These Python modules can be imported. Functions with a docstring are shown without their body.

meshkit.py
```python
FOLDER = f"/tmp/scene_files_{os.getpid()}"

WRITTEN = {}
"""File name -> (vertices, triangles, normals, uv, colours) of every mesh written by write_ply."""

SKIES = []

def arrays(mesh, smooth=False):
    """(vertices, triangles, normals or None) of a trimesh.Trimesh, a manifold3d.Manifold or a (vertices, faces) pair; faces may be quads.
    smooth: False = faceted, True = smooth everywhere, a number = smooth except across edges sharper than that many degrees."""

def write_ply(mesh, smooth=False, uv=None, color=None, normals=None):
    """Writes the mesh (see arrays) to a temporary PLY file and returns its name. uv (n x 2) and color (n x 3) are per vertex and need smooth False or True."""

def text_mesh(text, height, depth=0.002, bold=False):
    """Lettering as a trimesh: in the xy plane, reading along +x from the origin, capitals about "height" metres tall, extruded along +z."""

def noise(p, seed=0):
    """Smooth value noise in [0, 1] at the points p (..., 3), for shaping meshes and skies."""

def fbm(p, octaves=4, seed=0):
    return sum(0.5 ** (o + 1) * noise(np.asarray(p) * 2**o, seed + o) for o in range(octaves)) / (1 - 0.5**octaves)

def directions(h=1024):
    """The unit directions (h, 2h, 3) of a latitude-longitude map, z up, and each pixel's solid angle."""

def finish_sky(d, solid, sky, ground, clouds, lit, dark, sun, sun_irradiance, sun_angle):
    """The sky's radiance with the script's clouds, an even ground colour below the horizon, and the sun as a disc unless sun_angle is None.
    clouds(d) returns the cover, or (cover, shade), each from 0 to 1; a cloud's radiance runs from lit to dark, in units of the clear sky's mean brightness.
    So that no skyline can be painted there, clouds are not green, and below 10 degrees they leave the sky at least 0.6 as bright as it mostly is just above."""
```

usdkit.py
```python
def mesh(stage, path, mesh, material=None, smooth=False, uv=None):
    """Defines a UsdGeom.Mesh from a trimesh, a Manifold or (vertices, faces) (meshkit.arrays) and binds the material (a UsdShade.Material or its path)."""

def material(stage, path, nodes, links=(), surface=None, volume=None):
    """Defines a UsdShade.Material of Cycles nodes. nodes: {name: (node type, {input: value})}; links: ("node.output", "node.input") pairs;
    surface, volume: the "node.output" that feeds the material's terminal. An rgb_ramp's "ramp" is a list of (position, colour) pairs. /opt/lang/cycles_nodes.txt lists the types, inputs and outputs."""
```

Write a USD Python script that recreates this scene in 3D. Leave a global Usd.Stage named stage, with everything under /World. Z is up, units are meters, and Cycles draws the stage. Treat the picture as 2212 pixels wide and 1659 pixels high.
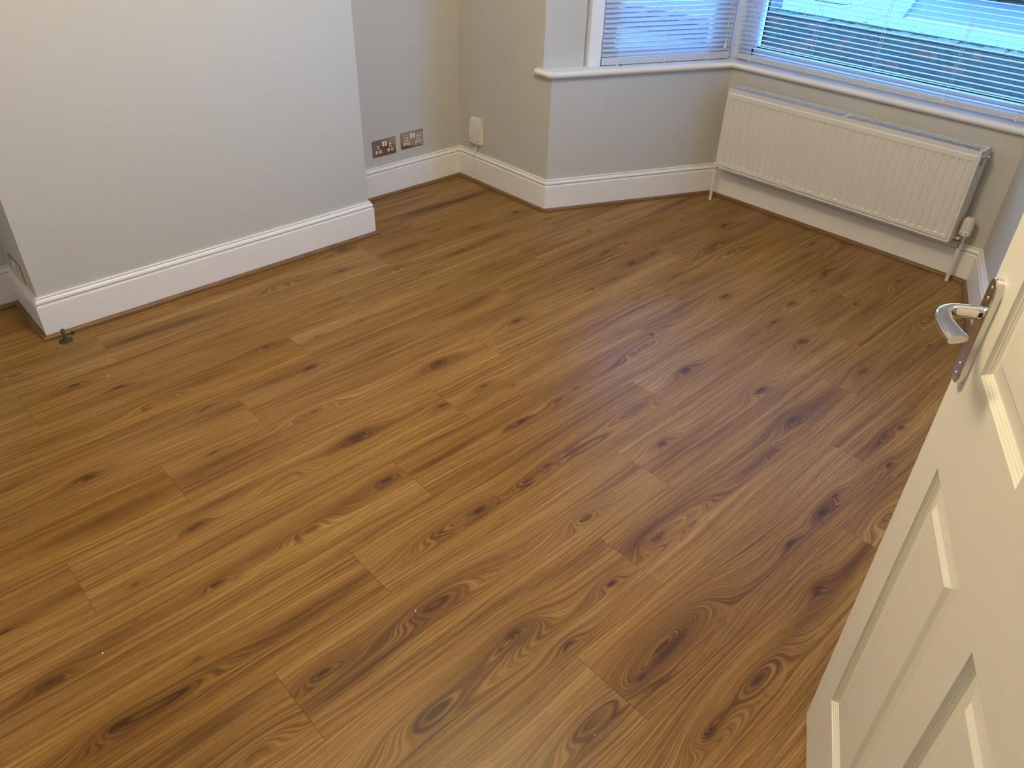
import math, random
import numpy as np
import trimesh, manifold3d, shapely
from shapely.geometry import Polygon, box as sbox
from shapely.ops import unary_union
import usdkit, meshkit
from pxr import Usd, UsdGeom, UsdLux, UsdShade, Gf, Sdf, Vt

rng = random.Random(7)
stage = Usd.Stage.CreateInMemory()
UsdGeom.SetStageUpAxis(stage, UsdGeom.Tokens.z)
UsdGeom.SetStageMetersPerUnit(stage, 1.0)
UsdGeom.Xform.Define(stage, '/World')
UsdGeom.Scope.Define(stage, '/World/Looks')

# ------------------------------------------------------------------ camera, sky, lamp, exposure
F_PX, PITCH, YAW, ROLL = 1669.38, 35.375, -46.173, 1.8081
EYE = np.array([2.9462, -0.4356, 1.5675])
EXPOSURE = 0.0
SKY_COLOR, SKY_POWER = (0.135, 0.44, 1.0), 4.0
LAMP_COLOR, LAMP_POWER = (1.0, 0.815, 0.54), 605.0
LAMP_AT = (1.6, 0.70, 2.2)

th, ya, ro = (math.radians(a) for a in (PITCH, YAW, ROLL))
fw = np.array([math.sin(ya)*math.cos(th), math.cos(ya)*math.cos(th), -math.sin(th)])
r0 = np.cross(fw, [0, 0, 1.0]); r0 /= np.linalg.norm(r0); u0 = np.cross(r0, fw)
right = math.cos(ro)*r0 + math.sin(ro)*u0; up = -math.sin(ro)*r0 + math.cos(ro)*u0
cam = UsdGeom.Camera.Define(stage, '/World/camera')
cam.CreateHorizontalApertureAttr(36.0); cam.CreateVerticalApertureAttr(36.0*1659/2212)
cam.CreateFocalLengthAttr(36.0*F_PX/2212)
cam.CreateClippingRangeAttr(Gf.Vec2f(0.02, 200))
cam.CreateExposureAttr(EXPOSURE)
m4 = np.eye(4); m4[0, :3] = right; m4[1, :3] = up; m4[2, :3] = -fw; m4[3, :3] = EYE
cam.AddTransformOp().Set(Gf.Matrix4d(*m4.ravel().tolist()))

dome = UsdLux.DomeLight.Define(stage, '/World/sky')          # an even overcast evening sky
dome.CreateIntensityAttr(SKY_POWER); dome.CreateColorAttr(Gf.Vec3f(*SKY_COLOR))

# ------------------------------------------------------------------ helpers
used = {}
def path_of(name, parent=None):
    base = (str(parent.GetPath()) if parent is not None else '/World')
    k = (base, name); n = used.get(k, 0); used[k] = n + 1
    return f'{base}/{name}' if n == 0 else f'{base}/{name}_{n:03d}'
def keys(p, **kw):
    for k, v in kw.items():
        if v: p.SetCustomDataByKey(k, v)
def obj(name, mesh, mat, parent=None, smooth=False, **kw):
    m = usdkit.mesh(stage, path_of(name, parent), mesh, mat, smooth=smooth)
    keys(m.GetPrim(), **kw); return m.GetPrim()
def empty(name, parent=None, loc=None, rotz=0, **kw):
    x = UsdGeom.Xform.Define(stage, path_of(name, parent))
    if loc is not None: x.AddTranslateOp().Set(Gf.Vec3d(*map(float, loc)))
    if rotz: x.AddRotateZOp().Set(rotz)
    keys(x.GetPrim(), **kw); return x.GetPrim()
cat = trimesh.util.concatenate
def bx(x0, x1, y0, y1, z0, z1):
    m = trimesh.creation.box(extents=[x1-x0, y1-y0, z1-z0]); m.apply_translation([(x0+x1)/2, (y0+y1)/2, (z0+z1)/2]); return m
def rbx(x0, x1, y0, y1, z0, z1, r=.002, n=2):
    """box with rounded edges"""
    s = trimesh.creation.icosphere(n, r)
    pts = np.vstack([s.vertices + [x, y, z] for x in (x0+r, x1-r) for y in (y0+r, y1-r) for z in (z0+r, z1-r)])
    return trimesh.convex.convex_hull(pts)
def prism(poly, z0, z1):
    p = poly if isinstance(poly, Polygon) else Polygon(poly)
    m = trimesh.creation.extrude_polygon(p, z1-z0, engine='earcut'); m.apply_translation([0, 0, z0]); return m
def frame_of(o, ex, ey, ez=(0, 0, 1)):
    t = np.eye(4); t[:3, 0] = ex; t[:3, 1] = ey; t[:3, 2] = ez; t[:3, 3] = o; return t
def moved(m, t):
    m = m.copy(); m.apply_transform(t); return m
def shift(m, x=0, y=0, z=0):
    m = m.copy(); m.apply_translation([x, y, z]); return m
def cyl(a, b, r, n=20, r2=None):
    a, b = np.array(a, float), np.array(b, float); r2 = r if r2 is None else r2
    t = (b-a)/np.linalg.norm(b-a); q = np.cross(t, [0, 0, 1.0] if abs(t[2]) < .9 else [1.0, 0, 0]); q /= np.linalg.norm(q); w = np.cross(t, q)
    an = np.arange(n)*2*np.pi/n; ring = np.cos(an)[:, None]*q + np.sin(an)[:, None]*w
    v = np.vstack([a+ring*r, b+ring*r2, a, b]); f = []
    for i in range(n):
        j = (i+1) % n; f += [[i, j, n+j], [i, n+j, n+i], [2*n, j, i], [2*n+1, n+i, n+j]]
    m = trimesh.Trimesh(v, f, process=False); m.fix_normals(); return m
def lathe(prof, n=32):
    """prof: (radius, z) from bottom to top"""
    return trimesh.creation.revolve(np.array(prof, float), sections=n)
def sweep(path, prof, up_hint=(0, 0, 1), caps=True):
    """prof(i) or fixed (k,2) loop swept along a path of points"""
    P = np.array(path, float); T = np.gradient(P, axis=0); T /= np.linalg.norm(T, axis=1)[:, None]
    rows = []
    for i, (p, t) in enumerate(zip(P, T)):
        s = np.cross(t, up_hint); s /= np.linalg.norm(s); w = np.cross(s, t)
        pr = np.array(prof(i/(len(P)-1)) if callable(prof) else prof)
        rows.append(p + pr[:, :1]*s + pr[:, 1:]*w)
    k = len(rows[0]); v = np.vstack(rows); f = []
    for i in range(len(P)-1):
        for j in range(k):
            a, b, c, d = i*k+j, i*k+(j+1) % k, (i+1)*k+(j+1) % k, (i+1)*k+j; f += [[a, b, c], [a, c, d]]
    if caps:
        for base in (0, (len(P)-1)*k):
            v = np.vstack([v, v[base:base+k].mean(0)]); c = len(v)-1
            f += [[c, base+j, base+(j+1) % k] for j in range(k)]
    m = trimesh.Trimesh(v, f, process=False); m.fix_normals(); return m
def strip(loops, closed_profile=True):
    """loops: equal-length point rows joined one after the other (a mitred moulding)"""
    k = len(loops[0]); v = np.vstack(loops); f = []
    for i in range(len(loops)-1):
        for j in range(k):
            a, b, c, d = i*k+j, i*k+(j+1) % k, (i+1)*k+(j+1) % k, (i+1)*k+j; f += [[a, b, c], [a, c, d]]
    for base in (0, (len(loops)-1)*k):
        poly = v[base:base+k]; o = poly[0]; ex = np.array([0, 0, 1.0]); 
        q = poly-o; hv = q[:, :2]; h = hv @ (hv[np.argmax((hv**2).sum(1))]/max(np.linalg.norm(hv[np.argmax((hv**2).sum(1))]), 1e-9))
        tri = trimesh.creation.triangulate_polygon(Polygon(np.c_[h, q[:, 2]]), engine='earcut')[1]
        f += (tri+base).tolist()
    m = trimesh.Trimesh(v, f, process=False); m.fix_normals(); return m

# ------------------------------------------------------------------ materials
class Graph:
    """writes small node graphs: every method returns an output socket"""
    def __init__(s): s.n, s.l, s.k = {}, [], 0
    def node(s, kind, out, **ins):
        s.k += 1; name = f'n{s.k}'; fixed = {}
        for a, v in ins.items():
            if isinstance(v, str) and '.' in v and v.split('.')[0] in s.n: s.l.append((v, f'{name}.{a}'))
            else: fixed[a] = v
        s.n[name] = (kind, fixed); return f'{name}.{out}'
    def m(s, op, a, b=0.0, c=0.0, clamp=False): return s.node('math', 'value', math_type=op, value1=a, value2=b, value3=c, use_clamp=clamp)
    def add(s, a, b): return s.m('add', a, b)
    def sub(s, a, b): return s.m('subtract', a, b)
    def mul(s, a, b): return s.m('multiply', a, b)
    def noise(s, vec, scale=1.0, detail=2.0, rough=.5, dist=0.0): return s.node('noise_texture', 'fac', vector=vec, scale=scale, detail=detail, roughness=rough, distortion=dist)
    def xyz(s, x, y, z): return s.node('combine_xyz', 'vector', x=x, y=y, z=z)
    def mixc(s, fac, a, b, how='mix'): return s.node('mix', 'color', mix_type=how, fac=fac, color1=a, color2=b)
    def ramp(s, fac, stops): return s.node('rgb_ramp', 'color', fac=fac, ramp=stops)
    def make(s, name, surf): return usdkit.material(stage, '/World/Looks/'+name, s.n, s.l, surface=surf)

def paint(name, color, rough=.5, bump=0.0, scale=220.0, vary=.03, spec=.5, coat=0.0):
    g = Graph(); pos = g.node('geometry', 'position')
    n = g.noise(pos, 1.7, 3.0)
    c = g.mixc(g.m('multiply', n, vary*2), tuple(color), tuple(x*.8 for x in color))
    kw = {}
    if bump: kw['normal'] = g.node('bump', 'normal', height=g.noise(pos, scale, 2.0), strength=bump, distance=.001)
    p = g.node('principled_bsdf', 'BSDF', base_color=c, roughness=rough, specular_ior_level=spec, coat_weight=coat, **kw)
    return g.make(name, p)
def metal(name, color, rough=.12):
    g = Graph(); pos = g.node('geometry', 'position')
    n = g.noise(pos, 60.0, 2.0)
    return g.make(name, g.node('principled_bsdf', 'BSDF', base_color=tuple(color), metallic=1.0, roughness=g.m('multiply_add', n, .06, rough)))

M_WALL = paint('wall_paint', (.590, .588, .548), .72, .25, 260.0)
M_TRIM = paint('white_gloss', (.90, .90, .885), .32, .05, 90.0)
M_SILL = paint('sill_gloss', (.84, .845, .835), .25, .05, 60.0)
M_DOOR = paint('door_satin', (.79, .755, .615), .42, .12, 160.0)
M_CEIL = paint('ceiling_paint', (.80, .80, .78), .85)
M_RAD = paint('radiator_enamel', (.74, .73, .69), .26)
M_DARK = paint('dark_void', (.015, .015, .016), .7)
M_UPVC = paint('frame_plastic_sky_tint', (.76, .85, .97), .3)  # white frames; the blue cast of the sky light is put into this colour
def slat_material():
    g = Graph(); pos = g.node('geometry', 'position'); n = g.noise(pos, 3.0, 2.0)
    c = g.mixc(n, (.84, .88, .95), (.80, .84, .91))  # white slats, with bluish window light painted into their base colour
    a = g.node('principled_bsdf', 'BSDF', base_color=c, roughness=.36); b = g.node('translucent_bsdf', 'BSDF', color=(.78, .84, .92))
    return g.make('slat_plastic_sky_tint', g.node('mix_closure', 'closure', fac=.36, closure1=a, closure2=b))
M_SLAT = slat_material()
M_RAIL = paint('rail_plastic', (.62, .65, .70), .4)
M_CORD = paint('white_cord', (.80, .79, .77), .7)
M_PLAST = paint('white_plastic', (.80, .77, .71), .38)
M_BLACK = paint('black_plastic', (.012, .012, .012), .4)
M_CHROME = metal('chrome', (.70, .69, .67), .04)
M_NICKEL = metal('black_nickel', (.52, .50, .47), .07)
M_BRASS = metal('dull_brass', (.36, .30, .19), .28)
M_IRON = metal('dark_iron', (.10, .09, .08), .4)
M_BAR = paint('grille_grey', (.58, .60, .63), .4)
M_FIN = paint('fin_grey', (.22, .23, .25), .5)
M_STEEL = metal('galvanised_fin', (.52, .54, .57), .35)
def bead_material():
    g = Graph(); pos = g.node('geometry', 'position')
    v = g.node('mapping', 'vector', vector=pos, scale=(14.0, 14.0, 300.0))
    n = g.noise(v, 1.0, 4.0, .6)
    c = g.ramp(n, [(.25, (.13, .064, .028)), (.55, (.23, .124, .054)), (.8, (.31, .176, .080))])
    return g.make('oak_bead', g.node('principled_bsdf', 'BSDF', base_color=c, roughness=.42))
M_BEAD = bead_material()
SLOTS = 7
def plank_material():
    g = Graph(); P = g.node('attribute', 'vector', attribute='grain')
    s = g.node('separate_xyz', 'x', vector=P); base = s.split('.')[0]
    u, v, seed = base+'.x', base+'.y', base+'.z'
    low = g.noise(g.xyz(g.mul(u, 1.6), g.mul(v, 7.0), seed), 1.0, 2.0)
    v1 = g.add(v, g.m('multiply_add', low, .05, -.025))
    dark, core, near = None, None, None
    for k in range(SLOTS):
        A = g.node('separate_xyz', 'x', vector=g.node('attribute', 'vector', attribute=f'fa{k}')).split('.')[0]   # u, v, 1/Lu
        B = g.node('separate_xyz', 'x', vector=g.node('attribute', 'vector', attribute=f'fb{k}')).split('.')[0]   # 1/Lv, ring, dark
        du, dv = g.sub(u, A+'.x'), g.sub(v, A+'.y')
        a, b = g.mul(du, A+'.z'), g.mul(dv, B+'.x')
        q = g.add(g.mul(a, a), g.mul(b, b))
        e = g.m('exponent', g.mul(q, -1.0))
        v1 = g.add(g.sub(v1, g.mul(g.mul(dv, e), g.m('minimum', B+'.y', .95))), g.mul(e, g.m('divide', g.mul(B+'.y', .52), B+'.x')))
        w_ = g.mul(e, g.mul(B+'.y', .62)); near = w_ if near is None else g.m('maximum', near, w_)
        d = g.mul(e, B+'.z'); dark = d if dark is None else g.add(dark, d)
        c = g.mul(g.m('exponent', g.mul(q, -14.0)), g.mul(B+'.y', g.m('absolute', B+'.z'))); core = c if core is None else g.add(core, c)
    rings = g.noise(g.xyz(g.mul(u, 1.3), g.mul(v1, 85.0), seed), 1.0, 3.0, .6, .3)
    streak = g.noise(g.xyz(g.mul(u, 2.6), g.mul(v1, 270.0), seed), 1.0, 3.0, .6)
    pores = g.noise(g.xyz(g.mul(u, 22.0), g.mul(v1, 620.0), seed), 1.0, 2.0, .5)
    wob = g.noise(g.xyz(g.mul(u, 5.0), g.mul(v1, 60.0), seed), 1.0, 2.0)
    loops = g.mul(g.m('sine', g.add(g.mul(v1, 1750.0), g.mul(wob, 9.0))), g.m('multiply_add', near, .11, .03))
    broad = g.noise(g.xyz(g.mul(u, .9), g.mul(v1, 13.0), g.add(seed, 5.3)), 1.0, 2.0, .5)
    t = g.m('multiply_add', rings, .85, -.425)
    t = g.add(t, g.m('multiply_add', streak, 1.25, -.625))
    t = g.add(t, g.m('multiply_add', broad, .72, -.36))
    dark = g.m('minimum', dark, .34)
    dn = g.mul(dark, g.m('multiply_add', g.mul(rings, streak), 2.9, .02))
    t = g.sub(g.add(g.add(t, loops), .60), dn)
    t = g.sub(t, g.mul(core, 1.25))
    c = g.ramp(t, [(0.0, (.066, .025, .0055)), (.22, (.134, .057, .012)), (.45, (.230, .111, .0235)), (.65, (.316, .167, .040)), (.85, (.406, .234, .067)), (1.0, (.48, .297, .103))])
    pd = g.m('multiply_add', g.node('map_range', 'result', value=pores, from_min=.56, from_max=.72, to_min=0.0, to_max=1.0, clamp=True),   .55, 0.0)
    c = g.mixc(pd, c, (.075, .034, .012))
    ton = g.noise(g.xyz(g.mul(seed, 3.7), g.mul(u, .4), 0.0), 1.0, 1.0)
    c = g.node('hsv', 'color', color=c, value=g.m('multiply_add', ton, .22, .86), saturation=g.m('multiply_add', ton, -.2, 1.1), hue=.5, fac=1.0)
    bump = g.node('bump', 'normal', height=g.add(g.mul(pores, -.5), g.mul(streak, -.5)), strength=.35, distance=.0006)
    rough = g.m('multiply_add', streak, .16, .32)
    return g.make('oak_laminate', g.node('principled_bsdf', 'BSDF', base_color=c, roughness=rough, specular_ior_level=.31, normal=bump))
M_PLANK = plank_material()
def glass_material():
    g = Graph()
    a = g.node('transparent_bsdf', 'BSDF', color=(.96, .98, .98)); b = g.node('glossy_bsdf', 'BSDF', color=(1.0, 1.0, 1.0), roughness=.0)
    return g.make('window_glass', g.node('mix_closure', 'closure', fac=g.node('fresnel', 'fac', IOR=1.45), closure1=a, closure2=b))
M_GLASS = glass_material()
def outdoor(name, stops, scale, rough=.8, bump=.4, detail=5.0):
    g = Graph(); pos = g.node('geometry', 'position'); n = g.noise(pos, scale, detail, .6)
    b = g.node('bump', 'normal', height=g.noise(pos, scale*6, 3.0), strength=bump, distance=.004)
    return g.make(name, g.node('principled_bsdf', 'BSDF', base_color=g.ramp(n, stops), roughness=rough, normal=b))
M_BRICK = [outdoor(f'brick_{w}', [(.2, a), (.5, b), (.8, c)], 9.0) for w, a, b, c in (
    ('brown', (.045, .038, .036), (.080, .066, .060), (.12, .10, .09)), ('red', (.13, .045, .035), (.20, .07, .055), (.27, .11, .09)),
    ('sooty', (.035, .037, .040), (.065, .068, .070), (.10, .10, .10)))]
M_MORTAR = outdoor('mortar', [(.2, (.08, .08, .078)), (.8, (.16, .16, .155))], 14.0)
M_PAVE = outdoor('pavement_concrete', [(.25, (.155, .16, .155)), (.75, (.215, .22, .21))], 5.0)
M_ROAD = outdoor('road_tarmac', [(.25, (.075, .08, .085)), (.75, (.11, .118, .122))], 8.0)
M_KERB = outdoor('kerb_concrete', [(.25, (.30, .31, .30)), (.75, (.40, .41, .40))], 6.0)
M_MOSS = outdoor('moss', [(.2, (.02, .035, .018)), (.8, (.06, .085, .04))], 30.0)
M_GROUND = outdoor('garden_gravel', [(.2, (.10, .10, .095)), (.8, (.2, .2, .19))], 25.0)
M_RENDER = outdoor('house_render', [(.2, (.42, .42, .41)), (.8, (.52, .52, .5))], 4.0)
M_CAR = paint('car_paint', (.10, .11, .13), .18, coat=.6)
M_TYRE = paint('tyre_rubber', (.015, .015, .016), .8)
# ------------------------------------------------------------------ the room's plan
XL, XR, YB, YF, Y1 = -.35, 3.13, -.85, 2.2716, 1.4267
XB, XC, YG = .3285, .7192, 3.1616; XM = 1.41415; XD, XE = 2*XM-XC, 2*XM-XB
HC, T = 2.55, .15
PLAN = [(XL, YB), (XR, YB), (XR, YF), (XE, YF), (XD, YG), (XC, YG), (XB, YF), (XL, YF), (XL, Y1), (0, Y1), (0, 0), (XL, 0)]
SIDES = ['back', 'right', 'front_right', 'bay_right', 'bay_front', 'bay_left', 'front_left', 'alcove', 'breast_return', 'chimney_breast', 'breast_near_return', 'rear_alcove']
ROOM = Polygon(PLAN)
NP = len(PLAN)
def nrm(i):
    a, b = np.array(PLAN[i % NP]), np.array(PLAN[(i+1) % NP]); d = (b-a)/np.linalg.norm(b-a); return np.array([-d[1], d[0]])
def off(i, o):
    """plan corner i moved o into the room, on the mitre"""
    n1, n2 = nrm(i-1), nrm(i); return np.array(PLAN[i % NP]) + o*(n1+n2)/(1+n1@n2)
DOOR_Y0, DOOR_Y1, DOOR_H = -.75, .045, 2.0
E3 = np.array([XC-XB, YG-YF, 0]); E3 /= np.linalg.norm(E3); NB = np.array([E3[1], -E3[0], 0])
def moved(m, t):
    v = m.vertices @ t[:3, :3].T + t[:3, 3]; f = m.faces if np.linalg.det(t[:3, :3]) > 0 else m.faces[:, ::-1]
    return trimesh.Trimesh(v, f, process=False)
T_BAY = frame_of((XB, YF, 0), E3, NB)                      # s along the wall, into the room, up
T_FRONT = frame_of((XC, YG, 0), (1, 0, 0), (0, -1, 0))
MIR = np.eye(4); MIR[0, 0] = -1; MIR[0, 3] = 2*XM
T_RIGHT = MIR @ T_BAY
ZS, ZSILL, ZH = .650, .680, 2.12

WORDS = {'back': 'behind the viewpoint', 'right': 'with the doorway', 'front_right': 'right of the bay', 'bay_right': 'of the bay, right side', 'bay_front': 'behind the radiator, under the front window',
         'bay_left': 'of the bay, left side under the narrow window', 'front_left': 'between the alcove and the bay', 'alcove': 'of the alcove with two sockets', 'breast_return': 'on the far side of the chimney breast',
         'chimney_breast': 'of the wide chimney breast', 'breast_near_return': 'on the near side of the chimney breast', 'rear_alcove': 'of the alcove at the left edge'}
for i, side in enumerate(SIDES):
    j = (i+1) % NP
    q = lambda z0, z1: prism([PLAN[i], PLAN[j], tuple(off(j, -T)), tuple(off(i, -T))], z0, z1)
    if side in ('bay_left', 'bay_right'):
        tr = T_BAY if side == 'bay_left' else T_RIGHT
        pier = moved(bx(-.0235, .180, -.19, -.054, ZS, ZH), tr)
        m = cat([q(0, ZS), q(ZH, HC), pier])
    elif side == 'bay_front': m = cat([q(0, ZS), q(ZH, HC)])
    elif side in ('front_left', 'front_right'):
        a, b = (.27, XL) if side == 'front_left' else (2*XM-.27, XR)
        s = 1 if side == 'front_left' else -1
        m = cat([q(0, ZS), prism([(a, YF), (b, YF), (b-s*.15, YF+T), (a-s*.10, YF+T)], ZS, ZH), q(ZH, HC)])
    elif side == 'right':
        m = cat([bx(XR, XR+T, YB-T, DOOR_Y0, 0, HC), bx(XR, XR+T, DOOR_Y1, YF+T*.5, 0, HC), bx(XR, XR+T, DOOR_Y0, DOOR_Y1, DOOR_H, HC)])
    else: m = q(0, HC)
    obj('wall_'+side, m, M_WALL, kind='structure', label='pale grey painted wall '+WORDS[side], category='wall')
obj('ceiling', prism(ROOM.buffer(T, join_style='mitre'), HC, HC+.12), M_CEIL, kind='structure', label='plain white ceiling over the empty room', category='ceiling')

# skirting boards (torus moulding) and the oak bead in front of them, one length per wall, mitred
SK = [(0, .0008), (.0176, .0008), (.0176, .1262), (.0166, .1282), (.0146, .1288), (.0142, .1312), (.0120, .1318), (.0070, .1326), (.0070, .1346), (.0116, .1352),
      (.0146, .1372), (.0156, .1402), (.0152, .1440), (.0134, .1478), (.0108, .1508), (.0080, .1526), (.0048, .1530), (.0048, .1550), (.0084, .1556), (.0086, .1584), (.0066, .1601), (0, .1601)]
BEAD = [(.0172, .0006), (.0336, .0006), (.0336, .0042)] + [(.0236+.0100*math.cos(a), .0042+.0104*math.sin(a)) for a in np.linspace(.25, 1.5, 6)] + [(.0172, .0146)]
def end_loop(i, prof, cut=None, edge=None):
    if cut is None: return np.array([[*off(i, o), z] for o, z in prof])
    n = nrm(edge); return np.array([[*(np.array(cut)+o*n), z] for o, z in prof])
for i, side in enumerate(SIDES):
    j = (i+1) % NP
    if side == 'right':
        runs = [((None, i), ((XR, DOOR_Y0-.07), i)), (((XR, DOOR_Y1+.07), i), (None, j))]
    else: runs = [((None, i), (None, j))]
    for name, prof, mat, sm, what, ct in (('baseboard_'+side, SK, M_TRIM, 25, 'white moulded skirting along the wall ', 'skirting board'), ('trim_'+str(i+1), BEAD, M_BEAD, 30, 'brown oak bead along the wall ', 'floor bead')):
        parts = [strip([end_loop(a[1], prof, a[0], i), end_loop(b[1], prof, b[0], i)]) for a, b in runs]
        obj(name, cat(parts), mat, smooth=sm, kind='structure', label=what+WORDS[side], category=ct)

# window board: one nosed sill that runs round the bay, with a horn at each end
SP = [(-.10, ZS), (.016, ZS), (.0245, ZS+.002), (.0295, ZS+.008), (.0310, ZS+.014), (.0295, ZS+.021), (.0245, ZS+.027), (.016, ZSILL), (-.10, ZSILL)]
def sl(o_xy, n): return np.array([[*(np.array(o_xy)+o*n), z] for o, z in SP])
loops = [sl((2*XM-.238, YF), nrm(2))] + [np.array([[*off(k, o), z] for o, z in SP]) for k in (3, 4, 5, 6)] + [sl((.238, YF), nrm(6))]
obj('window_sill', strip(loops), M_SILL, smooth=35, kind='structure', label='white glossy round-nosed window sill running round the bay under the blinds', category='window sill')

# floor: underlay and one mesh for every laminate plank
fl = empty('floor', kind='structure', label='golden brown oak laminate floor of long planks', category='floor')
obj('underlay', prism(ROOM.buffer(.06, join_style='mitre'), -.03, -.0085), M_DARK, fl)
PW, PL_, PX0 = .2148, 1.184, .760
JOINT = {0: .336, 1: .006, 2: -.327, 3: .54, 4: .241, 5: -.088, 6: .78, 7: .458, 8: .14, 9: -.18, 10: .68, 11: .36, -1: .66, -2: .98, -3: .12, -4: .44, -5: .76, -6: 1.08}
FIG = """1.102,-0.209,d 1.315,-0.506,k 1.298,-0.336,d 1.284,-0.034,k 1.5,0.199,r 1.489,0.075,d 1.506,-0.073,k 1.374,-0.222,s 1.49,-0.329,d 1.507,-0.365,s 1.526,-0.468,k 1.591,-0.375,s 1.682,-0.202,s 1.737,-0.238,r 1.727,-0.399,K 1.752,-0.387,d 1.738,0.023,d 1.906,-0.013,K 1.965,-0.022,d 1.977,-0.209,r 1.971,0.807,K 2.152,0.902,K 2.126,0.902,d 1.75,0.602,k 1.751,0.556,s 1.743,0.467,r 1.73,0.274,d 1.734,0.171,d 1.927,0.315,R 2.118,0.389,K 2.146,0.384,r 2.118,0.26,d 2.227,0.465,k 2.174,0.682,K 2.401,0.531,k 2.395,0.621,R 2.399,0.355,r 2.153,0.119,R 1.918,0.006,d 2.406,1.337,k 2.409,1.16,k 2.375,0.957,d 2.386,0.816,d 2.386,0.67,R 2.54,1.071,K 2.572,0.932,d 2.583,0.727,R 2.587,0.532,K 2.566,1.221,d 0.383,-0.045,K 0.403,-0.096,d 0.215,0.225,d 0.22,0.413,d 0.659,0.145,r 0.641,-0.197,d 0.886,-0.175,K 0.797,0.238,k 0.85,0.299,d 1.024,0.152,k 1.076,0.147,d 0.587,0.563,k 0.808,0.614,K 0.803,0.473,d 1.044,0.485,r 1.27,0.266,r 1.232,0.062,d 1.087,-0.186,d 1.278,-0.014,k 0.645,0.745,s 0.411,0.486,d 0.65,0.937,s 0.844,1.29,d 1.047,1.399,K 0.865,0.904,d 1.082,0.98,K 1.297,1.009,k 1.361,1.091,s 1.293,0.827,k 1.245,0.522,K 1.349,0.594,s 1.472,0.475,K 1.479,0.336,d 1.502,0.625,d 1.529,0.97,k 1.529,0.918,s 1.528,1.152,k 1.516,1.242,s 1.271,1.414,d 1.273,1.627,d 1.463,1.727,K 1.503,1.661,r 1.507,1.566,s 1.733,1.206,s 1.732,1.319,R 1.905,1.232,K 1.734,0.991,r 1.739,0.884,k 1.75,0.786,k 1.747,0.601,k 1.471,2.212,K 1.699,1.631,K 1.689,2.372,K 1.726,2.183,k 1.727,2.037,d 1.876,2.134,K 1.949,2.158,d 1.952,1.727,K 2.133,2.123,K 2.118,1.661,K 2.129,1.803,d 2.164,1.462,k 2.161,1.339,d 2.377,1.907,k 2.396,1.43,k 2.408,1.339,k 2.438,1.688,k 2.162,1.032,r 2.393,1.559,d 1.868,2.584,k 1.926,2.599,d -0.072,1.786,d 0.175,1.695,k -0.052,1.887,d 0.412,1.85,d 0.426,1.615,d 0.382,1.302,K 0.488,1.373,s 0.639,1.356,s 0.617,1.639,d 0.627,1.895,d 0.414,2.204,s 0.651,2.255,s 0.644,2.448,s 0.861,2.147,k 0.845,2.244,r 0.85,1.626,d 0.871,1.966,d 0.821,1.404,d 1.017,2.141,K 1.063,1.952,d 1.063,1.822,s 1.239,1.918,k 1.04,2.832,K 1.016,2.302,k 1.042,2.497,d 1.007,2.157,k 1.226,2.215,k 1.294,2.248,d 1.24,2.594,r 1.445,2.983,k 1.492,2.791,d 1.639,2.757,k 1.709,2.791,d 1.695,2.554,k 1.896,2.939,r 1.488,2.626,d"""
KIND = {'k': (.062, .022, 1.35, .22), 'K': (.090, .034, 1.45, .24), 's': (.030, .012, 1.2, .22), 'd': (.15, .020, .2, .30), 'r': (.15, .040, 1.6, .08), 'R': (.21, .056, 1.65, .12)}
WEIGHT = {'K': 5, 'R': 4, 'r': 3, 'k': 3, 'd': 2, 's': 1}
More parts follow.
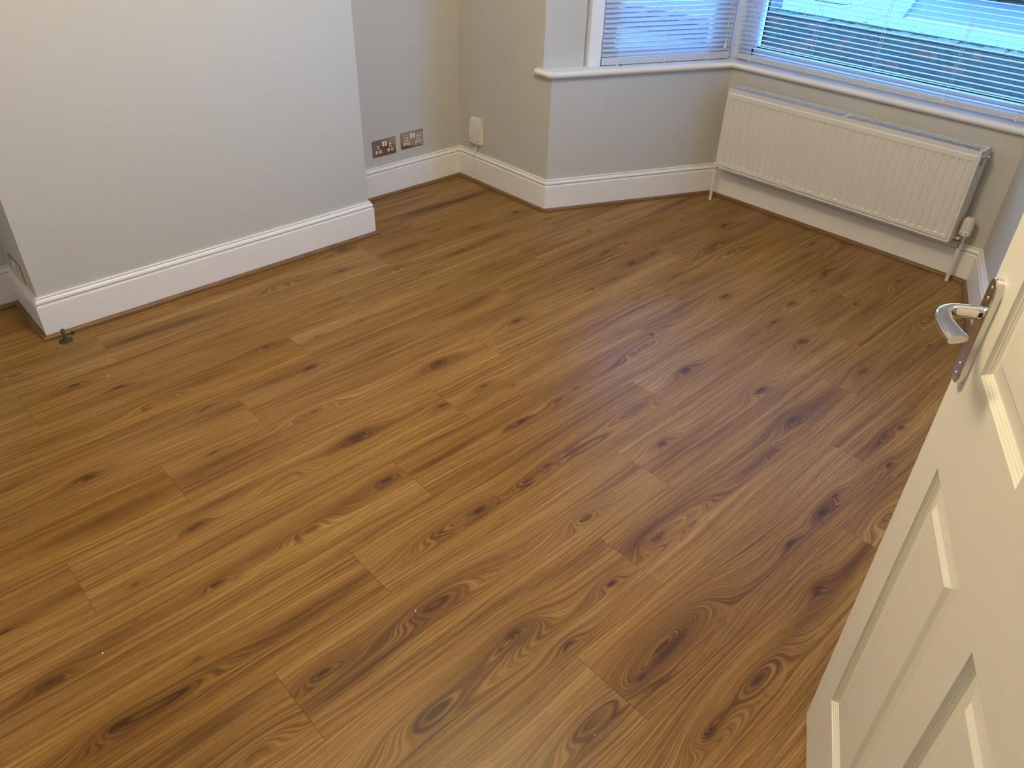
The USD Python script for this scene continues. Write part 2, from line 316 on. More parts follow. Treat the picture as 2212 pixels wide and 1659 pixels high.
figs = [(float(a), float(b), c) for a, b, c in (t.split(',') for t in FIG.split())]
inner = ROOM.buffer(-.006, join_style='mitre')
def plank_mesh(poly, x0, y0, seed, own):
    """bevelled board: top face at z = 0, edges eased half a millimetre"""
    t = poly.buffer(-.0003, join_style='mitre'); P = np.array(shapely.geometry.polygon.orient(poly).exterior.coords)[:-1]; Q = np.array(shapely.geometry.polygon.orient(t).exterior.coords)[:-1]
    if len(P) != len(Q): Q = P
    else: Q = np.roll(Q, -int(np.argmin(((Q-P[0])**2).sum(1))), axis=0)
    k = len(P); v = np.vstack([np.c_[Q, np.zeros(k)], np.c_[P, np.full(k, -.0004)], np.c_[P, np.full(k, -.008)]])
    tri = trimesh.creation.triangulate_polygon(Polygon(Q), engine='earcut'); tv, tf = tri[0], np.array(tri[1])
    look = np.array([int(np.argmin(((Q-p)**2).sum(1))) for p in tv]); tf = look[tf]
    c = np.cross(np.c_[Q[tf[:, 1]]-Q[tf[:, 0]], np.zeros(len(tf))], np.c_[Q[tf[:, 2]]-Q[tf[:, 0]], np.zeros(len(tf))])[:, 2]; tf[c < 0] = tf[c < 0][:, ::-1]
    f = tf.tolist()
    for r in (0, 1):
        for a in range(k):
            b = (a+1) % k; f += [[r*k+a, (r+1)*k+a, (r+1)*k+b], [r*k+a, (r+1)*k+b, r*k+b]]
    return trimesh.Trimesh(v, np.array(f), process=False)
np_rng = np.random.default_rng(11)
for k in range(-6, 12):
    x0 = PX0+k*PW
    for n in range(-2, 4):
        y0 = JOINT[k]+n*PL_
        g = sbox(x0+.00005, y0+.0002, x0+PW-.00005, y0+PL_-.0002).intersection(inner)
        for poly in getattr(g, 'geoms', [g]):
            if poly.is_empty or poly.geom_type != 'Polygon' or poly.area < 4e-4: continue
            poly = poly.simplify(1e-5)
            own = sorted([f for f in figs if x0 <= f[0] < x0+PW and y0 <= f[1] < y0+PL_], key=lambda f: -WEIGHT[f[2]])[:SLOTS]
            own = list(own)
            if len(own) < 4:                                   # planks the photo shows little of get a few knots of their own
                for _ in range(4-len(own)): own.append((x0+np_rng.uniform(.03, PW-.03), y0+np_rng.uniform(.1, PL_-.1), 'sdkr'[np_rng.integers(4)]))
            seed = float(np_rng.uniform(0, 60))
            mesh = plank_mesh(poly, x0, y0, seed, own)
            um = usdkit.mesh(stage, path_of('plank', fl), mesh, M_PLANK)
            api = UsdGeom.PrimvarsAPI(um); vv = np.array(mesh.vertices, np.float32); nv = len(vv)
            def pv(name, rows): api.CreatePrimvar(name, Sdf.ValueTypeNames.Float3Array, 'vertex').Set(Vt.Vec3fArray.FromNumpy(np.ascontiguousarray(rows, np.float32)))
            pv('grain', np.c_[vv[:, 1]-y0, vv[:, 0]-x0-PW/2, np.full(nv, seed)])
            for q in range(SLOTS):
                if q < len(own):
                    fx, fy, c = own[q]; lu, lv, ring, dk = KIND[c]; js = np_rng.uniform(.85, 1.2)
                    a, b = (fy-y0, fx-x0-PW/2, 1/(lu*js)), (1/(lv*js), ring, dk)
                else: a, b = (0, 0, 1), (1, 0, 0)
                pv(f'fa{q}', np.tile(a, (nv, 1))); pv(f'fb{q}', np.tile(b, (nv, 1)))

# ------------------------------------------------------------------ windows and their casings
def window(n, tr, s0, s1, g0, g1, casing):
    w = empty(f'window_{n}', kind='structure', label={1: 'narrow white framed side window at the left of the bay', 2: 'wide white framed front window above the radiator', 3: 'narrow white framed window at the right of the bay'}[n], category='window')
    F0, F1 = -.075, -.142
    bars = [bx(s0, g0-.035, F1, F0, ZSILL, ZH), bx(g1+.035, s1, F1, F0, ZSILL, ZH), bx(s0, s1, F1, F0, ZSILL-.02, .705), bx(s0, s1, F1, F0, ZH-.05, ZH)]
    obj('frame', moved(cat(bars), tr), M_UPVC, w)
    G0, G1 = -.083, -.135
    sash = [rbx(g0-.038, g0, G1, G0, .70, ZH-.04, .004, 1), rbx(g1, g1+.038, G1, G0, .70, ZH-.04, .004, 1), rbx(g0-.02, g1+.02, G1, G0, .70, .738, .004, 1), rbx(g0-.02, g1+.02, G1, G0, ZH-.09, ZH-.04, .004, 1)]
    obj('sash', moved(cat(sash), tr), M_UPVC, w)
    gk = [bx(g0, g1, -.118, -.098, .736, .742), bx(g0, g1, -.118, -.098, ZH-.094, ZH-.088)]
    obj('gasket', moved(cat(gk), tr), M_BLACK, w)
    obj('pane', moved(bx(g0, g1, -.110, -.106, .738, ZH-.09), tr), M_GLASS, w)
    if casing: obj('casing', moved(rbx(.193, .257, -.15, -.030, ZSILL, ZH, .003, 1), tr), M_TRIM, w, label='white painted window casing board')
    return w
window(1, T_BAY, .25, 1.021, .352, .885, True)
wf = window(2, T_FRONT, -.049, 2*(XM-XC)+.049, .056, 2*(XM-XC)-.056, False)
def corner(t): return (XC-.653*t, YG+t)
post = [corner(.072), tuple(np.array(corner(.072))+[.03, 0]), tuple(np.array(corner(.15))+[.03, 0]), corner(.15), tuple(np.array(corner(.15))-.03*E3[:2]), tuple(np.array(corner(.072))-.03*E3[:2])]
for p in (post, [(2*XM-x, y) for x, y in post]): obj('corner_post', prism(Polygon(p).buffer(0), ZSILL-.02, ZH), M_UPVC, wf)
window(3, T_RIGHT, .25, 1.021, .352, .885, True)

# ------------------------------------------------------------------ venetian blinds, every slat a part
def slat(s0, s1, z, tilt, o):
    h = .0125; t = np.linspace(-1, 1, 6); top = np.c_[t*h, .0016*(1-t*t)]; pr = np.vstack([top, (top-[0, .0007])[::-1]])
    ca, sa = math.cos(tilt), math.sin(tilt); pr = np.c_[pr[:, 0]*ca+pr[:, 1]*sa, -pr[:, 0]*sa+pr[:, 1]*ca]
    k = len(pr); v = np.vstack([np.c_[np.full(k, s), o+pr[:, 0], z+pr[:, 1]] for s in (s0, s1)])
    f = [[j, (j+1) % k, k+(j+1) % k] for j in range(k)] + [[j, k+(j+1) % k, k+j] for j in range(k)]
    for b in (0, k): f += [[b+j, b+j+1, b+k-2-j] for j in range(k//2-1)] + [[b+j, b+k-2-j, b+k-1-j] for j in range(k//2-1)]
    m = trimesh.Trimesh(v, f, process=False); m.fix_normals(); return m
def blind(tr, s0, s1, o, tilt, cords, label, wand=None, R0=.6895, R1=.7135):
    b = empty('venetian_blind', label=label, category='blind')
    rail = cat([rbx(s0, s1, o-.0125, o+.0105, R0, R1, .0025, 1), rbx(s0, s1, o, o+.0125, R0+.011, R1-.0005, .0015, 1)])
    obj('bottom_rail', moved(rail, tr), M_RAIL, b)
    for c in cords: obj('cord_clip', moved(cat([rbx(c-.006, c+.006, o+.010, o+.016, R0+.009, R0+.019, .002, 1), rbx(c-.003, c+.003, o+.004, o+.015, R0-.003, R0+.004, .001, 1)]), tr), M_PLAST, b)
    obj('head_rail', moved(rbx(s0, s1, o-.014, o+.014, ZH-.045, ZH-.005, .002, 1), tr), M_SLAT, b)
    z, k = R1+.012, 0
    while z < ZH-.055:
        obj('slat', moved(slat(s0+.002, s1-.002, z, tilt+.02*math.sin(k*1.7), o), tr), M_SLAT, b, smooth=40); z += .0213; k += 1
    for c in cords:
        lad = cat([cyl((c, o+d, R1-.002), (c, o+d, ZH-.03), .0009, 6) for d in (-.0135, .0135)])
        obj('ladder_cord', moved(lad, tr), M_CORD, b)
    if wand is not None:
        w = obj('pull_cord', moved(cyl((wand, o+.022, .765), (wand, o+.022, ZH-.03), .0010, 6), tr), M_CORD, b)
        obj('tassel', moved(shift(lathe([(0, 0), (.0055, .0005), (.006, .004), (.0042, .026), (.002, .033), (0, .034)], 14), wand, o+.022, .733), tr), M_PLAST, b)
    return b
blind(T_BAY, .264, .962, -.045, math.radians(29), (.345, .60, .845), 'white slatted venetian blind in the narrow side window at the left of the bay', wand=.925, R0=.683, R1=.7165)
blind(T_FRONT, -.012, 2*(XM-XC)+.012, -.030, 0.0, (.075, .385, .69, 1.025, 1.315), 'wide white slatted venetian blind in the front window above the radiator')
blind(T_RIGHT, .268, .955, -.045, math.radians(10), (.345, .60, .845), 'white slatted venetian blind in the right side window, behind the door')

# ------------------------------------------------------------------ radiator
rad = empty('radiator', label='white ribbed double panel radiator with a grille top, under the bay window', category='radiator')
RX0, RX1, RY0, RY1, RZ0, RZ1 = .8048, 2.0011, 3.0324, 3.1316, .1917, .5829
NR = 35; ribs = RX0+.0325+np.arange(NR)*(RX1-RX0-.065)/(NR-1)
xs = [RX0, RX0+.009, RX0+.011, RX0+.0145] + [c+d for c in ribs for d in (-.0128, -.0098, -.0052, -.0015, .0015, .0052, .0098, .0128)] + [RX1-.0145, RX1-.011, RX1-.009, RX1]
zs = [RZ0, RZ0+.008, RZ0+.010, RZ0+.0135] + [RZ0+.0245, RZ0+.0268, RZ0+.0310, RZ0+.0335] + list(np.linspace(RZ0+.05, RZ1-.066, 5)) + [RZ1-.0475, RZ1-.0442, RZ1-.0408, RZ1-.0385] + [RZ1-.022, RZ1-.018, RZ1-.0165, RZ1-.004, RZ1-.001]
def face_y(x, z):
    y = RY0
    inside = min(min(x-RX0, RX1-x)-.0095, z-RZ0-.0085, RZ1-z-.0170)
    raise_ = np.clip(inside/.0045, 0, 1); y -= .0035*raise_
    groove = np.exp(-((inside+.0002)/.0012)**2); y += .0018*groove
    e = np.clip((z-RZ0-.0268)/.0042, 0, 1)*np.clip((RZ1-.0408-z)/.0034, 0, 1)
    d = np.abs(x-ribs).min(); y += .0062*e*float(np.clip((.0122-d)/.0060, 0, 1))
    return y
V = np.array([[x, face_y(x, z), z] for z in zs for x in xs]); nx = len(xs)
Fq = [[r*nx+c, r*nx+c+1, (r+1)*nx+c+1, (r+1)*nx+c] for r in range(len(zs)-1) for c in range(nx-1)]
Fq = np.array(Fq); pf = trimesh.Trimesh(V, np.vstack([Fq[:, [0, 1, 2]], Fq[:, [0, 2, 3]]]), process=False)
rim = cat([bx(RX0, RX1, RY0, RY0+.012, RZ0, RZ0+.0015), bx(RX0, RX1, RY0+.0085, RY0+.010, RZ0+.001, RZ1-.006)])
obj('front_panel', cat([pf, rim]), M_RAD, rad, smooth=28)
obj('rear_panel', rbx(RX0+.003, RX1-.003, RY1-.012, RY1, RZ0+.002, RZ1-.006, .002, 1), M_RAD, rad)
obj('convector', cat([bx(x, x+.0012, RY0+.014, RY1-.016, RZ0+.02, RZ1-.045) for x in np.arange(RX0+.03, RX1-.03, .0125)]+[bx(RX0+.02, RX1-.02, RY0+.016, RY1-.018, RZ0+.03, RZ1-.05)]), M_FIN, rad)
for x in (RX0, RX1-.0016):
    sp = [bx(x, x+.0016, RY0+.001, RY1-.001, RZ0+.003, RZ1-.002)]
    p = obj('side_panel', cat(sp), M_RAD, rad)
    if x > 1: obj('vent_slot', rbx(x+.0012, x+.0024, RY0+.030, RY0+.038, .520, .552, .0005, 1), M_DARK, p)
gz0, gz1 = RZ1-.0035, RZ1
gr = [bx(RX0, RX1, RY0+.0005, RY0+.0065, gz0-.006, gz1), bx(RX0, RX1, RY1-.0065, RY1-.0005, gz0-.006, gz1), bx(RX0, RX0+.010, RY0+.002, RY1-.002, gz0, gz1-.0002), bx(RX1-.016, RX1, RY0+.002, RY1-.002, gz0, gz1-.0002),
      bx((RX0+RX1)/2-.009, (RX0+RX1)/2+.009, RY0+.002, RY1-.002, gz0, gz1-.0002), bx(RX0+.008, RX1-.010, RY1-.034, RY1-.026, gz0-.001, gz1-.0006)]
x = RX0+.012; bars_ = []
while x < RX1-.018:
    bar = bx(-.0019, .0019, RY0+.004, RY1-.004, -.0005, .0005); bar.apply_transform(trimesh.transformations.rotation_matrix(.5, (0, 1, 0))); bars_.append(shift(bar, x, 0, RZ1-.0026)); x += .0087
tg = obj('top_grille', cat(gr), M_RAD, rad)
obj('grille_bars', cat(bars_), M_BAR, tg, kind='stuff')
bv = obj('bleed_valve', cat([cyl((RX1-.002, 3.100, .551), (RX1+.006, 3.100, .551), .0105, 6), cyl((RX1+.006, 3.100, .551), (RX1+.014, 3.100, .551), .0075, 16)]), M_CHROME, rad)
obj('pipe', cat([cyl((.792, 3.061, .0), (.792, 3.061, .175), .0078, 18), rbx(.782, .803, 3.050, 3.072, .172, .205, .006, 2)]), M_PLAST, rad, smooth=40)
obj('pipe', cyl((2.032, 3.101, 0), (2.032, 3.101, .168), .0078, 18), M_PLAST, rad, smooth=40)
tv = obj('thermostatic_valve', cat([cyl((2.032, 3.101, .160), (2.032, 3.101, .178), .0115, 6), cyl((2.032, 3.101, .176), (2.032, 3.101, .222), .0105, 20), cyl((1.994, 3.101, .197), (2.022, 3.101, .197), .0075, 16), cyl((2.006, 3.101, .197), (2.021, 3.101, .197), .0125, 6), cyl((2.032, 3.101, .205), (2.032, 3.101, .221), .0150, 24)]), M_CHROME, rad, smooth=30)
hd = shift(lathe([(0, 0), (.0215, 0), (.0240, .003), (.0240, .019), (.0225, .022), (.0225, .024), (.0195, .071), (.0165, .076), (0, .077)], 32), 2.032, 3.101, .220)
obj('valve_head', cat([hd] + [cyl((2.032+.0222*math.cos(a), 3.101+.0222*math.sin(a), .246), (2.032+.0196*math.cos(a), 3.101+.0196*math.sin(a), .290), .0026, 8, .0022) for a in np.arange(12)*math.pi/6]), M_PLAST, tv, smooth=35)
obj('valve_mark', cat([shift(trimesh.creation.icosphere(1, .0022), 2.032+.0238*math.cos(a), 3.101+.0238*math.sin(a), .231) for a in (-1.9, -1.1)]), M_BLACK, tv)

# ------------------------------------------------------------------ panelled door, standing open, with its lever
DA = np.array([2.7037, .7296, 0]); AN = -1.0628; DD = np.array([math.cos(AN), math.sin(AN), 0]); DN = np.array([DD[1], -DD[0], 0])
T_DOOR = frame_of(DA, DD, DN)                              # u from the free edge to the hinges, towards the camera, up
DW, DH, D0, DT = .7843, 1.975, .0063, .035
ST, PWD, MM = .1012, .2429, .0961
PAN = [(ST, ST+PWD, .2071, .8086), (ST+PWD+MM, ST+2*PWD+MM, .2071, .8086), (ST, ST+PWD, .9794, 1.86), (ST+PWD+MM, ST+2*PWD+MM, .9794, 1.86)]
door = empty('door_1', kind='structure', label='cream white panelled door standing open at the right, with a chrome lever', category='door')
face = Polygon(sbox(0, D0, DW, DH).exterior.coords, [sbox(a, c, b, e).exterior.coords for a, b, c, e in PAN])
leaf = trimesh.creation.extrude_polygon(face, DT, engine='earcut')
leaf.vertices = np.c_[leaf.vertices[:, 0], leaf.vertices[:, 2]-DT, leaf.vertices[:, 1]]; leaf.faces = leaf.faces[:, ::-1]
obj('door_leaf', moved(leaf, T_DOOR), M_DOOR, door)
MOULD = [(0, 0), (.0006, -.0028), (.0030, -.0042), (.0036, -.0053), (.0062, -.0066), (.0068, -.0078), (.0092, -.0092), (.0108, -.0106), (.0128, -.0108), (.0380, -.0068), (.0470, -.0018), (.0482, -.0016)]
for a, b, c, e in PAN:
    rings = [np.array([[a+i, o, c+i], [b-i, o, c+i], [b-i, o, e-i], [a+i, o, e-i]]) for i, o in MOULD]
    v = np.vstack(rings); f = []
    for r in range(len(rings)-1):
        for j in range(4):
            p, q2 = r*4+j, r*4+(j+1) % 4; f += [[p, q2, q2+4], [p, q2+4, p+4]]
    l = (len(rings)-1)*4; f += [[l, l+1, l+2], [l, l+2, l+3]]
    pm = trimesh.Trimesh(v, np.array(f), process=False)
    if pm.face_normals[-1][1] < 0: pm.faces = pm.faces[:, ::-1]
    back = bx(a+.001, b-.001, -DT+.004, -.012, c+.001, e-.001)
    obj('door_panel', moved(cat([pm, back]), T_DOOR), M_DOOR, door)
h = empty('door_handle', door)
UC, ZC = .0385, 1.0105
stad = shapely.geometry.LineString([(UC, ZC-.0845+.019), (UC, ZC+.0845-.019)]).buffer(.019, quad_segs=12)
def stad_layer(inset, y): 
    p = np.array(stad.buffer(-inset, quad_segs=12).exterior.coords)[:-1]; return p
N_ = 64
def resample(poly, n=N_):
    ring = poly.exterior; return np.array([ring.interpolate(t*ring.length/n).coords[0] for t in range(n)])
lay = [(0, 0), (0, .0088), (.0005, .0100), (.0016, .0108), (.0034, .0110)]
cen = np.array([UC, ZC]); base_r = resample(shapely.geometry.polygon.orient(stad))
vv = []
for ins, y in lay:
    q3 = base_r.copy(); cz = np.clip(q3[:, 1], ZC-.0655, ZC+.0655); dvec = np.c_[q3[:, 0]-UC, q3[:, 1]-cz]; q3 = np.c_[np.full(N_, UC), cz]+dvec*(1-ins/.019); vv.append(np.c_[q3[:, 0], np.full(N_, y), q3[:, 1]])
ff = []
for r in range(len(lay)-1):
    for j in range(N_): p, q2 = r*N_+j, r*N_+(j+1) % N_; ff += [[p, q2, q2+N_], [p, q2+N_, p+N_]]
vv.append([[UC, lay[-1][1], ZC]]); l = (len(lay)-1)*N_; ff += [[l+j, l+(j+1) % N_, len(lay)*N_] for j in range(N_)]
bp = trimesh.Trimesh(np.vstack(vv), ff, process=False)
if bp.face_normals[-1][1] < 0: bp.faces = bp.faces[:, ::-1]
obj('backplate', moved(bp, T_DOOR), M_CHROME, h, smooth=25)
for zz in (ZC-.070, ZC-.054, ZC+.054, ZC+.070):
    sc = lathe([(0, 0), (.0032, 0), (.0030, .0008), (.0018, .0014), (0, .0015)], 14); sc = trimesh.Trimesh(np.c_[sc.vertices[:, 0], sc.vertices[:, 2], sc.vertices[:, 1]], sc.faces[:, ::-1], process=False)
    obj('screw', moved(shift(sc, UC, .0108, zz), T_DOOR), M_CHROME, h)
ZL = 1.040
neck = cyl((UC, .008, ZL), (UC, .016, ZL), .0105, 24, .0092)
ctl = np.array([(UC, .012, ZL), (UC, .026, ZL), (UC+.0005, .037, ZL), (UC+.004, .0490, ZL), (UC+.012, .0580, ZL), (UC+.024, .0625, ZL), (UC+.040, .0630, ZL), (UC+.057, .0608, ZL+.0005), (UC+.074, .0570, ZL+.001), (UC+.090, .0520, ZL+.0015)])
from scipy.interpolate import CubicSpline
tt = np.r_[0, np.cumsum(np.linalg.norm(np.diff(ctl, axis=0), axis=1))]; cs = CubicSpline(tt, ctl); path = cs(np.linspace(0, tt[-1], 44))
LEV_TW = math.radians(10)
def lev(t):
    a = np.arange(36)*2*np.pi/36; k = np.clip((t-.25)/.2, 0, 1); w = .0090+.0015*k+.0030*np.clip((t-.5)/.5, 0, 1); hh = .0098-.0012*k-.0024*np.clip((t-.5)/.5, 0, 1); e = 1-.34*k
    c, d = np.cos(a), np.sin(a); x, y = w*np.sign(c)*np.abs(c)**e, hh*np.sign(d)*np.abs(d)**e; tw = LEV_TW*k; return np.c_[x*math.cos(tw)-y*math.sin(tw), x*math.sin(tw)+y*math.cos(tw)]
obj('lever', moved(cat([neck, sweep(path, lev)]), T_DOOR), M_CHROME, h, smooth=40)
for zz in (.25, 1.0, 1.75): obj('hinge', moved(cyl((DW+.004, -.004, zz-.04), (DW+.004, -.004, zz+.04), .005, 12), T_DOOR), M_CHROME, door)
# the doorway's lining and architrave, and the hall beyond it
lin = [bx(XR-.012, XR+T, DOOR_Y0-.0, DOOR_Y0+.02, 0, DOOR_H), bx(XR+.02, XR+T, DOOR_Y1-.02, DOOR_Y1, 0, DOOR_H), bx(XR+.0, XR+T, DOOR_Y0, DOOR_Y1, DOOR_H-.02, DOOR_H),
       rbx(XR-.014, XR+.002, DOOR_Y0-.065, DOOR_Y0+.005, 0, DOOR_H+.06, .004, 1), rbx(XR-.014, XR+.002, DOOR_Y0-.065, DOOR_Y1+.065, DOOR_H-.005, DOOR_H+.065, .004, 1)]
obj('trim_13', cat(lin), M_TRIM, kind='structure')
hall = cat([bx(XR+T+.95, XR+T+1.1, -2.0, 2.3, 0, HC), bx(XR, XR+T+1.1, -2.15, -2.0, 0, HC), bx(XR, XR+T+1.1, 2.3, 2.45, 0, HC), bx(XR, XR+T, -2.0, YB-T, 0, HC)])
obj('wall_hall', hall, M_WALL, kind='structure')
obj('floor_hall', bx(XR-.0, XR+T+1.1, -2.15, 2.45, -.03, -.001), M_BEAD, kind='structure')
obj('ceiling_hall', bx(XR+T-.02, XR+T+1.1, -2.15, 2.45, HC, HC+.1), M_CEIL, kind='structure')

# ------------------------------------------------------------------ sockets, wall box, gas stub
def ymap(m): return m
def socket(tr, label, group=None):
    """double switched socket outlet; local x along the wall, y out of it, z up, origin at the plate's centre"""
    s = empty('socket_outlet', label=label, category='socket', group=group)
    def ring(i, y): w, hh = .073-i, .043-i; return resample(shapely.geometry.polygon.orient(sbox(-w+.003, -hh+.003, w-.003, hh-.003).buffer(.003, quad_segs=4)), 96), y
    lay2 = [ring(0, 0), ring(0, .0016), ring(.0012, .0030), ring(.0055, .0042)]; v = np.vstack([np.c_[p[:, 0], np.full(96, y), p[:, 1]] for p, y in lay2]); f = []
    for r in range(3):
        for j in range(96): p, q2 = r*96+j, r*96+(j+1) % 96; f += [[p, q2, q2+96], [p, q2+96, p+96]]
    v = np.vstack([v, [[0, .0042, 0]]]); f += [[288+j, 288+(j+1) % 96, 384] for j in range(96)]
    pm = trimesh.Trimesh(v, f, process=False)
    if pm.face_normals[-1][1] < 0: pm.faces = pm.faces[:, ::-1]
    obj('plate', moved(pm, tr), M_NICKEL, s, smooth=20)
    for sx in (-.0078, .0078):
        sw = rbx(-.0052, .0052, .002, .0088, -.0125, .0125, .0014, 2); sw.apply_transform(trimesh.transformations.rotation_matrix(.10, (1, 0, 0))); obj('switch', moved(shift(sw, sx, -.0008, .0195), tr), M_PLAST, s)
    for cx in (-.0365, .0365):
        for px, pz, w, hh in ((0, .0060, .0064, .0100), (-.0112, -.0175, .0072, .0070), (.0112, -.0175, .0072, .0070)):
            p = obj('pin_surround', moved(shift(rbx(-w, w, .0032, .0056, -hh, hh, .0011, 2), cx+px, 0, pz), tr), M_PLAST, s)
            obj('pin_hole', moved(shift(rbx(-w*.36, w*.36, .0050, .0059, -hh*.48 if hh > w else -hh*.30, hh*.48 if hh > w else hh*.30, .0003, 1), cx+px, 0, pz), tr), M_BLACK, p)
    for sx in (-.0605, .0605):
        sc = lathe([(0, 0), (.0038, 0), (.0036, .0006), (0, .0012)], 16); sc = trimesh.Trimesh(np.c_[sc.vertices[:, 0], sc.vertices[:, 2], sc.vertices[:, 1]], sc.faces[:, ::-1], process=False)
        obj('screw', moved(shift(sc, sx, .0041, 0), tr), M_CHROME, s)
for yc, zc, lab in ((1.7695, .2520, 'chrome double socket in the alcove, the one nearer the chimney breast'), (1.9465, .2575, 'chrome double socket in the alcove, the one nearer the corner')):
    socket(frame_of((XL, yc, zc), (0, 1, 0), (1, 0, 0)), lab)
socket(frame_of((-.186, 0, .205), (1, 0, 0), (0, -1, 0)), 'chrome double socket on the narrow side of the chimney breast, left edge of the photo')

jb = empty('wall_box', label='white plastic telephone wall box with a thin cable, beside the alcove corner', category='wall box')
BXC, BZ0, BZ1 = -.1965, .211, .344
pr = [(0, BZ0), (.026, BZ0+.002), (.029, BZ0+.006), (.031, BZ0+.060), (.030, BZ0+.085), (.021, BZ1-.006), (.018, BZ1-.001), (0, BZ1)]
cover = trimesh.creation.extrude_polygon(Polygon(pr), .080, engine='earcut'); cover.vertices = np.c_[cover.vertices[:, 2]+BXC-.040, YF-cover.vertices[:, 0], cover.vertices[:, 1]]; cover.fix_normals()
obj('cover', cover, M_PLAST, jb, smooth=15)
for sx, sz in ((-.031, .026), (.029, .022)): obj('screw', cyl((BXC+sx, YF-.0295, BZ0+sz), (BXC+sx, YF-.0312, BZ0+sz), .0026, 12), M_IRON, jb)
cp = CubicSpline([0, .25, .45, .6, .8, 1], np.array([(BXC-.004, YF-.008, BZ0+.004), (BXC-.004, YF-.010, .185), (BXC-.008, YF-.021, .150), (BXC-.011, YF-.0215, .120), (BXC-.016, YF-.0215, .060), (BXC-.022, YF-.0205, .0150)]))(np.linspace(0, 1, 26))
obj('cable', sweep(cp, np.c_[  .0028*np.cos(np.arange(8)*np.pi/4), .0028*np.sin(np.arange(8)*np.pi/4)], up_hint=(1, 0, 0)), M_PLAST, jb, smooth=50)

gs = empty('gas_stub', label='capped brass gas pipe stub on a dark floor flange, by the chimney breast corner', category='pipe')
GX, GY = .074, .029
obj('flange', shift(lathe([(0, 0), (.0240, 0), (.0245, .0015), (.0225, .0045), (.014, .0065), (.012, .0095), (0, .0098)], 36), GX, GY, 0), M_IRON, gs, smooth=30)
q7 = np.array([.62, .785, 0])
obj('elbow', cat([cyl((GX, GY, .006), (GX, GY, .044), .0075, 20), shift(lathe([(.0045, .040), (.0078, .041), (.0078, .047), (.0060, .048), (.0045, .048), (.0045, .040)], 20), GX, GY, 0), cyl((GX, GY, .034), np.array([GX, GY, .034])+q7*.026, .0068, 20), cyl(np.array([GX, GY, .034])+q7*.014, np.array([GX, GY, .034])+q7*.028, .0082, 20)]), M_BRASS, gs, smooth=30)
obj('end_cap', cyl(np.array([GX, GY, .034])+q7*.028, np.array([GX, GY, .034])+q7*.036, .0070, 6), M_IRON, gs)

# crumbs of paint and plaster on the boards, and a chip on the sill
PLACE = ['at the near left, the largest of the loose crumbs', 'on the boards at the bottom edge of the photo', 'sliver-shaped, on the boards in the lower middle', 'on the boards left of the door foot', 'on the boards at the bottom, just left of the door', 'on the boards in the middle, farthest towards the bay', 'on the pale knotted plank right of the middle', 'on the boards right of the middle, leftmost of a loose trio', 'on the boards right of the middle, topmost of a loose trio', 'on the boards right of the middle, rightmost of a loose trio', 'on the boards in the middle of the room', 'on the boards by the gas stub', 'on the boards below the chimney breast skirting']
CR = [(1.524, -.356, 5), (1.962, -.18, 4), (1.909, .255, 6), (2.274, .467, 3), (2.422, .345, 3), (1.356, 1.714, 4), (1.615, 1.579, 4), (1.896, 1.323, 3), (1.956, 1.455, 4), (2.145, 1.502, 4), (1.069, .564, 5), (.405, .061, 5), (.775, .042, 3)]
for i, (cx, cy, mm) in enumerate(CR):
    r = np.random.default_rng(40+i); p = r.normal(size=(9, 3))*[.6, .35, .3]*mm*.0008; p[:, 2] -= p[:, 2].min(); a = r.uniform(0, 6.28); p[:, :2] = p[:, :2] @ np.array([[math.cos(a), -math.sin(a)], [math.sin(a), math.cos(a)]])
    c = trimesh.convex.convex_hull(p); c.apply_translation([cx, cy, 0])
    obj('crumb', c, M_PLAST, label='tiny white plaster crumb '+PLACE[i], category='crumb', group='white crumbs on the floor')
DK = [(1210/1, 0)]
obj('chip', shift(moved(rbx(-.006, .006, -.0025, .0025, 0, .002, .0006, 1), trimesh.transformations.rotation_matrix(.6, (0, 0, 1))), .452, 2.614, ZSILL), M_BLACK, label='small black chip lying on the window sill below the left blind', category='chip')

# pendant lamp above the middle of the room (out of the frame, it lights the scene)
lx, ly, lz = LAMP_AT
lamp = empty('pendant_lamp', label='round white paper globe lamp hanging from the ceiling above the floor', category='lamp')
g = Graph(); M_GLOW = g.make('lamp_glow', g.node('emission', 'emission', color=LAMP_COLOR, strength=LAMP_POWER/10.0))
LR = .17
obj('shade', shift(trimesh.creation.icosphere(3, LR), lx, ly, lz), M_GLOW, lamp, smooth=True)
obj('cord', cyl((lx, ly, lz+LR-.01), (lx, ly, HC-.03), .003, 8), M_CORD, lamp)
obj('ceiling_rose', shift(lathe([(0, 0), (.02, 0), (.04, .02), (.045, .03), (0, .03)], 24), lx, ly, HC-.03), M_PLAST, lamp)

# ------------------------------------------------------------------ outside: garden wall, pier, pavement, road, a parked car
ZG, ZP, YW = -.45, -.20, 8.0
obj('garden_ground', bx(-9, 9, YG+T+.02, YW+.2, ZG-.1, ZG), M_GROUND, kind='structure', label='gravel front garden between the window and the brick wall', category='ground')
gw = empty('garden_wall', label='old brick garden wall with a mossy top, seen through the front blind', category='wall')
def courses(parent, x0, x1, yb, nz, z0, depth, col):
    for c in range(nz):
        x = x0 - (.17 if c % 2 else 0); k = c % 2
        while x < x1:
            L = .225 if k % 2 == 0 else .1125
            a, b = max(x, x0)+.005, min(x+L, x1)-.005
            if b-a > .03:
                br = bx(a, b, yb+rng.uniform(-.003, .003), yb+depth, z0+c*.075+.005, z0+(c+1)*.075-.005)
                obj('brick', br, M_BRICK[rng.choice(col)], parent)
            x += L; k += 1
courses(gw, -1.95, 2.6, YW, 6, ZG+.03, .10, [0, 0, 1, 2, 2])
obj('mortar', bx(-1.95, 2.6, YW+.006, YW+.22, ZG, ZG+.03+6*.075), M_MORTAR, gw)
mm_ = []
